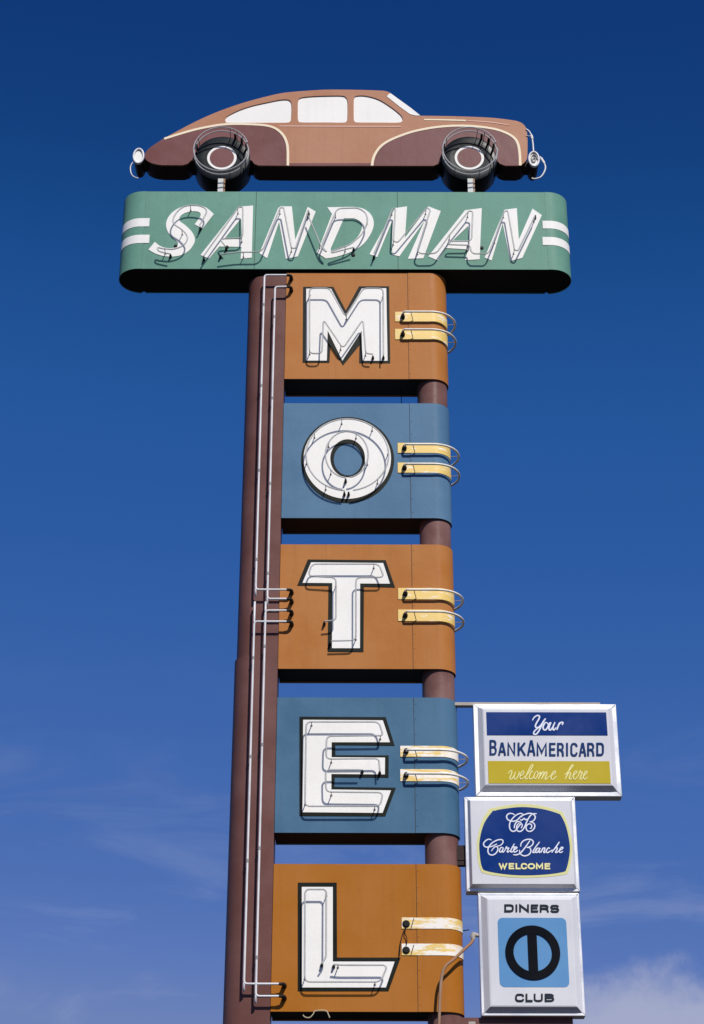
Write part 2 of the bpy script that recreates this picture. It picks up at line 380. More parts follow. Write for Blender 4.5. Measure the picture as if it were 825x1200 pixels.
FACE = {   # photo pixels of each letter: dark outline, white face, neon path, electrodes
 'M': dict(black=[(355.3,336.3),(390.7,336.3),(405.3,364),(420.7,335.7),(456,335.7),(457.3,425.7),(420.9,425.7),(421.3,404.5),(402,428.3),(387.2,405.5),(386,425.2),(354.7,425)],
           white=[(358.9,338.6),(388,338.6),(405.3,371.7),(424,338.4),(452.6,338),(454.2,423),(424.7,423),(423.7,388),(401.2,423),(384,387.5),(383,422.8),(358.4,422.8)],
           tube=[(449.3,416),(449,338),(426,337.7),(404.7,371),(386,337.7),(362.7,337.7),(362.7,414.3),(377.3,414.3),(379,374.5),(402,408.3),(425.3,374.5),(428.7,414.3),(437,415)],
           elec=[(449.3,417.5),(437,417.5)]),
 'T': dict(black=[(360.7,655.8),(452,656.6),(463,688.6),(426.5,687.8),(426,764.2),(384,763.9),(385,686.6),(348.2,686.4)],
           white=[(364.6,659.2),(449,660),(457,684.2),(422,684),(421.8,759.8),(389,759.8),(389.4,683.5),(354.5,683.2)],
           tube=[(380.5,728),(391.5,727),(393.7,724),(393.7,677),(361,675),(365.4,661),(444,661),(449,674),(446.8,676.5),(417,677),(417,750.4),(393,751),(388,751)],
           elec=[(380,729),(387,752)]),
 'E': dict(black=[(351,840),(452,840.5),(462.5,874),(393,873.2),(393,885.2),(455.5,885.4),(455.3,911.4),(392.3,911),(391.8,922.3),(464,923.2),(451.5,956.7),(351,956.3)],
           white=[(355.3,843.7),(448.6,844.3),(457,870),(388.6,870),(388.6,887.6),(451.2,888),(451,907.7),(388.3,907.2),(388.3,925.4),(458.2,926.4),(448.3,952.8),(354,952)],
           tube=[(445,903),(444,891),(441,889),(382,889.5),(382.8,862.6),(447,862),(448.3,859.7),(444,846),(358.8,846),(357.4,944.8),(445.4,944.8),(449,928.8),(382,928),(381.4,902),(423.5,902)],
           elec=[(445,904.5),(424.5,903)]),
 'L': dict(black=[(349,1034.4),(394.6,1034.4),(395,1122.2),(469.5,1122.2),(455.3,1161.6),(349,1161.6)],
           white=[(353.7,1039.5),(390,1039.5),(390,1127),(462.4,1127),(452.2,1157.3),(353.7,1157.3)],
           tube=[(377,1129),(382,1122),(382.3,1045),(380,1042.3),(360,1042.3),(357.3,1046),(357,1150.6),(446,1150.6),(453,1134),(450.6,1131),(400,1131),(391,1130)],
           elec=[(377,1130),(391,1131.5)])}
STRIPES = {'M': (463, 472, [(365.8, 377, 365.2), (385.8, 398, 386)]), 'O': (466, 474, [(519.3, 531, 520.6), (542.4, 554.2, 543.6)]),
           'T': (466.5, 475, [(689.3, 702.5, 691), (714.6, 728, 716.6)]), 'E': (469, 476, [(874.3, 887, 878.6), (901.6, 915.6, 906.4)]),
           'L': (470.7, 476, [(1075.4, 1088.4, None), (1106, 1119.6, None)])}
INFO = {'M': ('orange', 'orange metal panel with white neon letter M, below the green name board'),
        'O': ('blue', 'slate blue metal panel with round white neon letter O'),
        'T': ('orange', 'orange metal panel with white neon letter T and slanted arms'),
        'E': ('blue2', 'slate blue metal panel with white neon letter E'),
        'L': ('orange2', 'orange metal panel with white neon letter L and two stripes missing their tubes')}
for i, ch in enumerate('MOTEL'):
    z1 = 12.506 - 1.4995 * i; z0 = z1 - 1.228
    mat, lab = INFO[ch]
    root = thing('letter_panel', lab, 'sign panel', (XC, RAD, z0), 'letter panels between the two poles')
    xs = at(479, 400)[0]
    m = MB(); m.box(XL, xs + 0.01, 0, 0.003, z0, z1); m.build('front_sheet', mat, root)
    wrap_sheet('wrap_sheet', xs, XC + RAD * math.pi + (XC - XL), z0, z1, 0.0025, 0.004, mat, root)
    # recessed underside and top, following the plan
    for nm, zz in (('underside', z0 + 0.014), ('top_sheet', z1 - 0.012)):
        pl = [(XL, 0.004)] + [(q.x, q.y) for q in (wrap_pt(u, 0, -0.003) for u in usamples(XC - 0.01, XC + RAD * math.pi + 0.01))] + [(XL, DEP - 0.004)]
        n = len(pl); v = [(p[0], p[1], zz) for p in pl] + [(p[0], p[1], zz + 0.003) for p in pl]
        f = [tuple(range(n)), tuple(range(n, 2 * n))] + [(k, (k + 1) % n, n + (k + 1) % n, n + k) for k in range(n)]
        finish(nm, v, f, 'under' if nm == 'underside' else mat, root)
    m = MB(); m.box(xs - 0.0045, xs - 0.0002, -0.0012, 0.001, z0, z1); m.build('seam', 'seam', root)
    rv = MB()
    for k in range(9):
        zz = z0 + 0.06 + k * (z1 - z0 - 0.12) / 8
        rv.tube([(xs + 0.014, -0.0025, zz), (xs + 0.014, -0.0055, zz)], [0.0062, 0.004], 6)
    tag(rv.build('rivet_row', mat, root, True), kind='stuff')
    # the letter
    if ch == 'O':
        bl = [AT(ell(407.3, 539.2, 54.6, 50.4)), AT(ell(407.8, 538.6, 16.6, 18.6))]
        wh = [AT(ell(407, 537.6, 51.2, 47.2), -0.003), AT(ell(407.4, 537.4, 20.4, 22.4), -0.003)]
    else:
        bl = [AT(FACE[ch]['black'])]; wh = [AT(FACE[ch]['white'], -0.003)]
    let = plate('letter', wh, -0.0075, 0.004, 'white', root); let['label'] = 'white letter ' + ch
    plate('letter_outline', bl, -0.0035, 0.004, 'outline', let)
    yt = -0.0075 - STAND
    if ch == 'O':
        for (cx, cy, rx, ry) in ((407, 533, 48.4, 42), (406.4, 532.7, 25, 27)):
            pts = [Vector((q[0], yt, q[1])) for q in AT(ell(cx, cy, rx, ry, 64, -math.pi * 1.5 + 0.06), yt)]
            tube('neon_tube', pts[:-1], 0.0078, 'glass', let)
            supports(let, pts[:-1], -0.007, 0.30, 0.16)
        for q in ((403.5, 578.5), (408.5, 578.5), (405, 563)):
            p = at(q[0], q[1], -0.04); boot(let, p[0], -0.0075, p[1], 0.010, 0.06)
    else:
        pts = fillet(P3(FACE[ch]['tube'], yt), 0.045)
        tube('neon_tube', pts, 0.0078, 'glass', let)
        supports(let, pts, -0.007, 0.55, 0.3)
        for q in FACE[ch]['elec']:
            p = at(q[0], q[1], -0.05); boot(let, p[0], -0.0075, p[1], 0.010, 0.045)
    # the two stripes running round the half-round end
    x0, xe, rows = STRIPES[ch]
    for (ya, yb, ytube) in rows:
        u0, za = at(x0, ya); zb = at(x0, yb)[1]
        st = wrap_sheet('stripe', u0, XC + RAD * math.radians(112), zb, za, 0.0065, 0.0035, 'stripe_worn' if ch in 'LE' else 'stripe', root)
        st['label'] = 'yellow stripe worn to white, wrapping round the panel end'
        pe = at(xe, (ya + yb) / 2 + (0 if ch == 'L' else -1), -0.03)
        boot(st, pe[0], -0.0065, pe[1], 0.017 if ch != 'L' else 0.024, 0.05 if ch != 'L' else 0.012)
        if ytube:
            zt = at(xe, ytube, -STAND)[1]; sx = at(xe + 2, ytube, -STAND)[0]
            us = [sx, sx + 0.02] + [u for u in usamples(sx + 0.03, XC + RAD * math.radians(172), step=6)]
            pts = [wrap_pt(u, zt, STAND) for u in us]
            pts = [Vector((pe[0], -0.03, pe[1])), Vector((pe[0] + 0.004, -0.065, zt))] + pts
            tube('neon_tube', pts, 0.0108, 'neonwarm', st)
            sm = MB()
            sm.tube([(sx + 0.085, -0.002, zt - 0.055), (sx + 0.06, -STAND, zt)], 0.004, 5)
            q0 = wrap_pt(XC + RAD * math.radians(85), zt, 0.0); q1 = wrap_pt(XC + RAD * math.radians(85), zt, STAND)
            sm.build('tube_support', 'neonclear', st, True); sm = MB(); sm.tube([q0, q1], 0.004, 5); sm.build('tube_support', 'neonclear', st, True)
        else:
            sm = MB(); q = at(xe + 8, (ya + yb) / 2 + 0.5)
            sm.tube([(q[0] - 0.02, -0.002, q[1] - 0.05), (q[0] + 0.006, -0.05, q[1] + 0.03)], 0.004, 5)
            sm.build('tube_support', 'neonclear', st, True)
            if ya < 1090:
                q0 = wrap_pt(XC + RAD * math.radians(80), zb + 0.02, 0.0); q1 = wrap_pt(XC + RAD * math.radians(78), zb + 0.025, 0.06)
                tube('broken_tube_support', [q0, q1], 0.0045, 'boot', st, seg=5)
    if ch == 'L':
        wv = [(475, 1087), (472, 1094), (469.5, 1104), (468.4, 1115), (468, 1121)]
        tube('loose_wire', catmull(P3(wv, -0.022)), 0.004, 'boot', root, seg=5)
        wv = [(475.6, 1088), (474.4, 1094), (476.6, 1099), (476.4, 1107)]
        tube('loose_wire', catmull(P3(wv, -0.02)), 0.004, 'boot', root, seg=5)
        wv = cr(260, 1130, 5.893, [(560,350),(575,365),(605,368),(630,345),(645,322),(700,318),(725,325),(735,345),(745,370)])
        tube('loose_wire', catmull(P3(wv, -0.01)), 0.0045, 'wire', root, seg=5)

# ------------------------------------------------------------------ left pole (half-round outer edge) and its neon lines
PXL = -1.033; PXR = XL - 0.004
lp = thing('sign_pole', 'brown sheet metal pole with rounded edge and two long neon tubes down its face', 'pole', (-0.84, RAD, 0))
def pole_sec(name, xl, y0, y1, z0, z1):
    r = (y1 - y0) / 2; pl = [(PXR, y0)]
    for k in range(0, 19): 
        an = math.radians(10 * k); pl.append((xl + r - r * math.sin(an), (y0 + y1) / 2 - r * math.cos(an)))
    pl += [(PXR, y1)]
    n = len(pl); v = [(p[0], p[1], z0) for p in pl] + [(p[0], p[1], z1) for p in pl]
    f = [tuple(range(n)), tuple(range(n, 2 * n))] + [(k, (k + 1) % n, n + (k + 1) % n, n + k) for k in range(n)]
    return finish(name, v, f, 'brown', lp, True, None, 30)
zj = at(275, 768)[1]
pole_sec('upper_shaft', PXL + 0.008, 0.010, DEP - 0.006, zj - 0.03, 12.470)
pole_sec('lower_shaft', PXL - 0.008, 0.004, DEP + 0.002, 0, zj)
YP = 0.008
yt = YP - STAND
def px_line(pts): return fillet(P3(pts, yt), 0.03)
lines = [[(337, 322.4), (310.6, 322.4), (298.9, 691), (337, 691)],
         [(337, 336), (322.6, 336.2), (312.9, 701.8), (337, 701.8)],
         [(337, 728.4), (297.9, 728.4), (285.9, 1153), (328, 1153)],
         [(337, 715.4), (311.2, 715.4), (299.5, 1167.4), (328, 1167.4)],
         [(336, 1230), (283.6, 1230), (275, 1560)], [(336, 1216), (298.4, 1216), (290, 1560)]]
for L in lines:
    pts = P3(L, yt)
    # runs are plumb: keep one X for the vertical part
    xm = (pts[1].x + pts[2].x) / 2; pts[1].x = pts[2].x = xm
    full = fillet(pts, 0.03)
    nb = tube('neon_tube', full, 0.0098, 'neon', lp, seg=10)
    m = MB(); zt_, zb_ = pts[1].z, pts[2].z; k = 0
    zz = zt_ - 0.35
    while zz > zb_ + 0.2:
        m = MB(); m.tube([(xm, yt, zz - 0.014), (xm, yt, zz + 0.014)], 0.0125, 8); cl_ = m.build('tube_clamp', 'neonclear', lp, True)
        m = MB(); m.tube([(xm, YP + 0.002, zz), (xm, yt, zz)], 0.005, 5); m.build('standoff', 'neonclear', cl_, True); zz -= 0.92
    ends = [pts[0]] + ([pts[3]] if len(pts) > 3 else [])
    for p in ends:
        m = MB(); x_ = p.x + 0.02
        m.tube([(x_ - 0.03, yt, p.z), (x_, yt + 0.004, p.z), (x_ + 0.012, yt + 0.02, p.z), (x_ + 0.014, -0.001, p.z)], [0.012, 0.014, 0.017, 0.021], 10)
        m.build('electrode', 'boot', lp, True, 40)
    if len(pts) == 4:                                                # doubled-back tips where a run ends
        tip = tube('tube_tip', [Vector((xm, yt, zb_ + 0.01)), Vector((xm, yt, zb_ - 0.035)), Vector((xm, yt + 0.03, zb_ - 0.05))], 0.0096, 'neon', lp)
# the lower pair rises past its side arms to meet the upper pair
for xa_, ya_, yb_ in ((297.9, 729, 705.6), (311.2, 716, 705.6)):
    q0, q1 = P3([(xa_, ya_), (xa_ + 0.5, yb_)], yt)
    xm = {297.9: (at(297.9, 728.4, yt)[0] + at(285.9, 1153, yt)[0]) / 2, 311.2: (at(311.2, 715.4, yt)[0] + at(299.5, 1167.4, yt)[0]) / 2}[xa_]
    tube('tube_tip', [Vector((xm, yt, q0.z)), Vector((xm, yt, q1.z)), Vector((xm, yt + 0.03, q1.z + 0.012))], 0.0096, 'neon', lp, seg=10)
# ------------------------------------------------------------------ right pole (round pipe behind the panels)
rp = thing('sign_pole', 'round brown steel pipe pole passing behind the half round panel ends', 'pole', (XC + 0.008, RAD, 0))
RP = 0.144
m = MB()
rows = [0, 2, 4] + [5 + 0.5 * k for k in range(16)]
m.tube([(XC + 0.008, RAD, z) for z in rows if z < 12.47] + [(XC + 0.008, RAD, 12.47)], RP, 40); m.build('pipe', 'pipe', rp, True, 40)
m = MB(); m.tube([(XC + 0.008, RAD, z) for z in (0.0, 0.018)], 0.26, 32); m.build('base_plate', 'pipe', rp, True, 40)
# thin cable between panels
cb = at(470, 467, 0.2); cb = tube('cable', [Vector((cb[0], 0.2, 10.97)), Vector((cb[0] + 0.004, 0.2, 11.15)), Vector((cb[0], 0.2, 11.32))], 0.0038, 'boot', None, seg=6)
tag(cb, 'thin black cable crossing the gap between the M and O panels', 'cable')

# ------------------------------------------------------------------ green name board
GY = -0.03; GD = 0.42; GR = GD / 2
GX0, GX1, GZ0, GZ1 = -2.105, 1.958, 12.528, 13.472
nb = thing('name_board', 'long sea green board with rounded ends and slanted white neon lettering SANDMAN', 'sign board', ((GX0 + GX1) / 2, GY + GR, GZ0))
def gsec(off=0.0, cut=None):
    pl = []
    for k in range(0, 37): 
        an = math.radians(5 * k); pl.append((GX1 + (GR + off) * math.sin(an), GY + GR - (GR + off) * math.cos(an)))
    for k in range(0, 37):
        an = math.radians(180 + 5 * k); pl.append((GX0 + (GR + off) * math.sin(an), GY + GR - (GR + off) * math.cos(an)))
    return pl
def prism(name, pl, z0, z1, mat, parent):
    n = len(pl); v = [(p[0], p[1], z0) for p in pl] + [(p[0], p[1], z1) for p in pl]
    f = [tuple(range(n)), tuple(range(n, 2 * n))] + [(k, (k + 1) % n, n + (k + 1) % n, n + k) for k in range(n)]
    return finish(name, v, f, mat, parent, True, None, 30)
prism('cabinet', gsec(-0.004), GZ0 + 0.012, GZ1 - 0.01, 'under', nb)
gw = lambda u, z, off: (Vector((GX1 + (GR + off) * math.sin((u - GX1) / GR), GY + GR - (GR + off) * math.cos((u - GX1) / GR), z)) if u > GX1 else
                        Vector((GX0 - (GR + off) * math.sin((GX0 - u) / GR), GY + GR - (GR + off) * math.cos((GX0 - u) / GR), z)) if u < GX0 else Vector((u, GY - off, z)))
arcs = [GR * math.radians(d) for d in range(0, 181, 6)]
xs1 = at(454, 250, GY)[0]; xs2 = at(196, 250, GY)[0]
wrap_sheet('end_sheet', 0, 0, GZ0, GZ1, 0.0022, 0.004, 'green', nb, gw, [GX1 - 0.03] + [GX1 + q for q in arcs])
wrap_sheet('end_sheet', 0, 0, GZ0, GZ1, 0.0022, 0.004, 'green', nb, gw, [GX0 - q for q in arcs[::-1]] + [GX0 + 0.03])
cuts = [GX0 + 0.03, at(300, 250, GY)[0], at(466, 250, GY)[0], GX1 - 0.03]
for a_, b_ in zip(cuts, cuts[1:]):
    m = MB(); m.box(a_ + 0.0008, b_ - 0.0008, GY - 0.0, GY + 0.0035, GZ0, GZ1); m.build('front_sheet', 'green', nb)
    if a_ > cuts[0]: m = MB(); m.box(a_ - 0.0035, a_ + 0.0005, GY - 0.0010, GY + 0.001, GZ0, GZ1); m.build('seam', 'seam', nb)
    m = MB(); m.box(a_ + 0.0008, b_ - 0.0008, GY + GD - 0.0035, GY + GD, GZ0, GZ1); m.build('back_sheet', 'green', nb)
LET = [
 ('S', [[(250.6,251),(241.4,243.4),(229,240),(217,241.4),(205,246.6),(197,255),(194.6,264),(197.4,273),(204,280),(208.6,285),(206,290),(197,291),(188,288.6),(181.4,283.6),
         (174,292.6),(183,297.6),(195,300.6),(209,300),(220,295),(226.6,287),(228.4,280),(225,272),(217,264),(211,259.5),(210.4,255),(215,250.6),(223,248),(231,248),(235,250.4),(234,255),(228,263),(237.4,268)]],
  [(199.5,297.6),(186.4,294.4),(185.4,290.4),(191,291.4),(203,292),(214,288),(219,282),(219,276),(213,269),(204.4,263),(203,257),(207,249),(215,242.6),(225,240.6),(236,242),(242,247),(239,255),(234,264)], [(199.5,297.8),(234.4,266)]),
 ('A', [[(235,299),(245,303),(257,289),(283,289.4),(282,303.4),(295,302),(296.6,241),(279.5,242.5)], [(283.4,280.6),(282.6,256),(262.6,280.4)]],
  [(238.6,300),(279.6,242.8),(284.6,242.8),(284.4,279),(257,280),(264.6,289)], [(238.6,301.6),(264.8,289.6)]),
 ('N', [[(304,297),(326,244),(329,242),(342,242),(346,281),(360.6,242.6),(370,248),(349,300.6),(335,303.4),(327,260),(313,302.6)]],
  [(258,298.4),(279,295.6),(303,295.4),(308.4,292),(328.4,243.4),(332.4,243.4),(341.6,291),(346.4,291),(361.4,246.4)], [(258,298.6),(361.6,248)]),
 ('D', [[(383.6,243),(414,242.6),(426,244.8),(435,252),(438,262),(435,273),(426,286),(412,295),(394,301),(382,303),(371,296),(375,288),(389,251)],
        [(403,256),(415,256),(422.4,260),(424,268),(418,279),(406,288),(388,294.2),(387.4,291.6)]],
  [(361.4,253),(375.6,287),(378,292),(383.4,296),(376.8,288),(395,244.4),(420,243.6),(429.6,250),(431,261),(424,275),(410,287),(388,294.6),(389,296.4),(414,290)], [(361.4,251),(414.4,290.4)]),
 ('M', [[(433,298),(463,244),(477,242),(474.5,279),(502,242),(516.5,247.5),(496,302.8),(478,303.4),(497.5,259),(468,300.5),(459.5,298.5),(460,258),(442,301.5)]],
  [(438.4,297),(460,244.4),(463.4,244.4),(461,283),(466.4,284),(500.4,243.4),(504.4,246),(489,294),(493,297.4),(509,297),(513,294.6),(527,275)], [(438.2,299.4),]),
 ('A', [[(502,300.6),(545,246.5),(564.6,244),(562,304),(545,305),(548.8,292.4),(522,290.8),(513,305.4)], [(548.6,265),(550,282.4),(530.6,282)]],
  [(527,275),(549.6,247),(554,248),(552.6,282.6),(527.4,282.8),(525,286.6),(551,287.4),(551.6,294),(555,297.4),(571,297.4),(574,294),(580,279)], []),
 ('N', [[(568,302),(591,246),(605.6,244),(608,281),(624,244.7),(635,252.3),(612,302.3),(598,306),(589,262),(576,305.4)]],
  [(580,279),(591,247.4),(595,247),(603,293),(607,294),(626.6,254)], [(627.4,252.6)])]
GYT = GY - 0.004 - STAND
for ch, loops, tb, el in LET:
    if ch in 'SD': lo = [[(v.x, v.y) for v in (catmull([(p[0], p[1]) for p in loops[0]], 4, True) if ch == 'S' else [Vector(p) for p in loops[0]])]] + loops[1:]
    else: lo = loops
    if ch == 'D':
        A0 = loops[0]; sm_ = [(v.x, v.y) for v in catmull(A0[1:10], 4)]; lo = [[A0[0]] + sm_ + A0[10:]]
        B0 = loops[1]; lo.append([(v.x, v.y) for v in catmull(B0[1:7], 4)] + [B0[7], B0[0]])
    if ch == 'S':   # keep the two terminals square
        A0 = loops[0]; lo = [[(v.x, v.y) for v in catmull(A0[0:14], 4)] + [(v.x, v.y) for v in catmull(A0[14:31], 4)] + [A0[31]]]
    let = plate('letter', [AT(l, GY - 0.002) for l in lo], GY - 0.0045, 0.0045, 'white', nb); let['label'] = 'slanted white letter ' + ch
    p3 = P3(tb, GYT); pts = catmull(p3, 5) if ch == 'S' else fillet(p3, 0.05)
    tube('neon_tube', pts, 0.0080, 'glass', let)
    supports(let, pts, GY - 0.003, 0.40, 0.22)
    for q in el:
        p = at(q[0], q[1], GY - 0.05); boot(let, p[0], GY - 0.003, p[1], 0.010, 0.045)
for q in ((206, 288.6), (414, 299), (564.6, 290.6), (266, 289.6)):
    p = at(q[0], q[1], GY); boot(nb, p[0], GY, p[1], 0.015, 0.012)
for side, xpx, rows in ((-1, 175.4, ((256, 265.6), (275.4, 285))), (1, 635.6, ((259, 268), (278, 287.4)))):
    for ya, yb in rows:
        x_, za = at(xpx, ya, GY); zb = at(xpx, yb, GY)[1]
        end = [GR * math.radians(d) for d in range(0, 127, 6)]
        us = [x_] + [GX1 + q for q in end] if side > 0 else [GX0 - q for q in end[::-1]] + [x_]
        wrap_sheet('stripe', 0, 0, zb, za, 0.005, 0.0025, 'white', nb, gw, us)

# ------------------------------------------------------------------ the car on top
CY = 0.06; CTH = 0.245
car = thing('car_sign', 'tan and maroon cut-out fastback car with neon ringed wheels on top of the sign', 'car sign', (at(390, 225, CY)[0], CY + CTH / 2, GZ1))
roof = [(458.4,109.6),(453,107),(443,106),(415,105.2),(385,105),(365,106),(335,108.4),(315,112.4),(290,119),(270,125.4),(250,133),(230,142),(210,152.4),(190,163.6),(176,173),(171,178.4),(169.6,182.6)]
tail = [(171,187),(176,190.4),(182,192.4),(190,193.6)]
bottom = [(214,193.7),(220,192),(224,188),(240,188),(280,188),(295,188),(298,192),(303,194),(340,194.4),(440,194.6),(508,194.4),(514,192),(518,188),(582,188),(586,192),(592,194.2),(606,194.4)]
nose = [(612,192.6),(616,188.6),(617.8,184),(618.2,172),(618,160),(616.6,150.4),(613,145.4),(608,142.6),(600,140.8),(576,138),(540,136.4),(510,135.8),(492.6,135.6),(481,126.4)]
sm2 = lambda pts, k=4: [(v.x, v.y) for v in catmull(pts, k)]
sil = sm2(roof + tail) + bottom + sm2(nose[:13]) + [nose[13]]
win = {'window': [
   [(263.8,139.6),(267,135.6),(280,129),(296,123.6),(315,119.4),(327,117),(336,116.4),(340.4,118.4),(341.8,124),(341.4,138),(340,142),(336,143.6),(315,143.8),(268,143.8),(264.6,142.6)],
   [(349,121),(350,116.4),(354,114),(367,112.6),(385,112),(400,112),(405,113.6),(407.4,119),(407.4,137),(406,142),(402,143.6),(380,143.4),(354,143.4),(350,142),(349,137)],
   [(414.6,117),(415.6,113.4),(419,112),(429,112.2),(443,116),(455,123),(467,132),(471.6,137.6),(471.4,141.4),(467,143.6),(445,143.6),(419.4,143.4),(415.6,142),(414.6,138)]]}
wl = [sm2(w + [w[0]])[:-1] for w in win['window']]
plate('side_skin', [AT(sil, CY)] + [AT(w, CY) for w in wl], CY, 0.016, 'tan', car)
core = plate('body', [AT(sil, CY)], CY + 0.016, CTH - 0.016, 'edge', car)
for w in wl: plate('window', [[(q[0], q[1]) for q in AT(ell(0, 0, 1, 1, 4), 0)] and AT(w, CY)], CY + 0.011, 0.0048, 'white', car)
plate('windscreen', [AT([(453.6,113.4),(455,110.8),(457.8,109.6),(481,126.4),(492.6,135.6),(487,135.6),(480.4,134),(468,125)], CY)], CY - 0.004, 0.0038, 'white', car)
RF = [(192.5,162.9),(210,157.4),(230,151.8),(250,147.8),(262,146.2),(278,145.6),(302,146.4),(314,147.8),(322,150.4),(329,155.4),(334.4,163),(337.2,174),(337.4,194.3)]
FF = [(436,194.4),(437,188),(440,180),(447,171),(459,163.6),(480,155.6),(500,151),(520,148.4),(540,147.6),(560,148.6),(580,151.6),(594,156.4),(602.6,162),(607,169),(609,180),(609.6,194.2)]
rear = sm2(RF) + [(303,194),(298,192),(295,188),(224,188),(220,192),(214,193.7),(190,193.6)] + sm2([(190,193.6),(182,192.4),(176,190.4),(171,187),(169.6,182.6),(171,178.4),(176,173),(190,163.6)])[1:-1]
front = sm2(FF) + [(592,194.2),(586,192),(582,188),(518,188),(514,192),(508,194.4)]
fr = plate('fender', [AT(rear, CY)], CY - 0.003, 0.0028, 'maroon', car)
ff = plate('fender', [AT(front, CY)], CY - 0.003, 0.0028, 'maroon', car)
for par, ln_ in ((fr, RF), (ff, FF)):
    mb = MB(); ribbon_into(mb, AT(sm2(ln_), CY), 0.026, CY - 0.0055); mb.build('trim_line', 'cream', par)
mb = MB(); ribbon_into(mb, AT([(327.4,147.8),(400,148.2),(470,148.4)], CY), 0.013, CY - 0.003); mb.build('belt_line', 'pink', car)
mb = MB(); ribbon_into(mb, AT(sm2([(497,140.2),(520,140.6),(546,141.4)]), CY), 0.017, CY - 0.003); mb.build('bonnet_line', 'cream', car)
mb = MB(); ribbon_into(mb, AT(sm2([(546,141.4),(575,143.4),(598,147)]), CY), 0.013, CY - 0.003, 0.6); mb.build('bonnet_line', 'pink', car)
mb = MB(); ribbon_into(mb, AT([(339,192.9),(435,192.9)], CY), 0.034, CY - 0.0028); mb.build('sill_line', 'maroon', car)
tyf = CY - 0.035
for cx in (260.0, 550.0):
    cxm, czm = at(cx, 185, tyf); TR = 0.288
    m = MB(); ring = [(0.19, tyf + 0.004), (TR - 0.03, tyf), (TR - 0.008, tyf + 0.008), (TR, tyf + 0.03), (TR, tyf + 0.25), (TR - 0.01, tyf + 0.26)]
    n = 48; v = [(cxm, tyf + 0.004, czm)]; f = []
    for (r_, y_) in ring: v += [(cxm + r_ * math.cos(2 * math.pi * k / n), y_, czm + r_ * math.sin(2 * math.pi * k / n)) for k in range(n)]
    f += [(0, 1 + k, 1 + (k + 1) % n) for k in range(n)]
    for j in range(len(ring) - 1): f += [(1 + j * n + k, 1 + j * n + (k + 1) % n, 1 + (j + 1) * n + (k + 1) % n, 1 + (j + 1) * n + k) for k in range(n)]
    f.append(tuple(1 + (len(ring) - 1) * n + k for k in range(n)))
    wheel = finish('wheel', v, f, 'black', car, True, None, 30)
    circ = lambda r_, n_=48: [(cxm + r_ * math.cos(2 * math.pi * k / n_), czm + r_ * math.sin(2 * math.pi * k / n_)) for k in range(n_)]
    plate('whitewall', [circ(0.150), circ(0.124)], tyf - 0.002, 0.005, 'white', wheel)
    plate('hub_cap', [circ(0.1235)], tyf - 0.004, 0.007, 'maroon', wheel)
    for h, ga in ((0.145, 0.3), (0.085, -0.5)):
        pts = [Vector((cxm + 0.277 * math.cos(2 * math.pi * k / 72 + ga), tyf - h, czm + 0.277 * math.sin(2 * math.pi * k / 72 + ga))) for k in range(70)]
        tube('neon_tube', pts, 0.0070, 'tyreglass', wheel)
    for d in (20, 38, 55, 72, 150, 165, 200, 235, 290, 320):
        m = MB(); c_, s_ = math.cos(math.radians(d)), math.sin(math.radians(d))
        m.tube([(cxm + 0.262 * c_, tyf + 0.002, czm + 0.262 * s_), (cxm + 0.272 * c_, tyf - 0.15, czm + 0.272 * s_)], 0.0042, 5)
        m.build('tube_support', 'neonclear', wheel, True)
    for d in (26, 44, 62, 158):
        m = MB(); c_, s_ = math.cos(math.radians(d)), math.sin(math.radians(d))
        m.tube([(cxm + 0.277 * c_, tyf, czm + 0.277 * s_), (cxm + 0.277 * c_, tyf - 0.06, czm + 0.277 * s_), (cxm + 0.277 * c_, tyf - 0.09, czm + 0.277 * s_)], [0.013, 0.012, 0.006], 8)
        m.build('electrode', 'boot', wheel, True, 40)
    box('support_leg', cxm - 0.027, cxm + 0.027, tyf - 0.022, tyf - 0.004, GZ1 - 0.02, czm - 0.280, 'steelwhite', car)
    box('support_leg', cxm + 0.03, cxm + 0.045, tyf - 0.014, tyf - 0.004, GZ1 - 0.02, czm - 0.275, 'conduit', car)
    for yy in (CY + 0.10, CY + 0.2):
        box('frame_upright', cxm - 0.03, cxm + 0.03, yy, yy + 0.03, GZ1 - 0.02, czm - 0.1, 'brown', car)
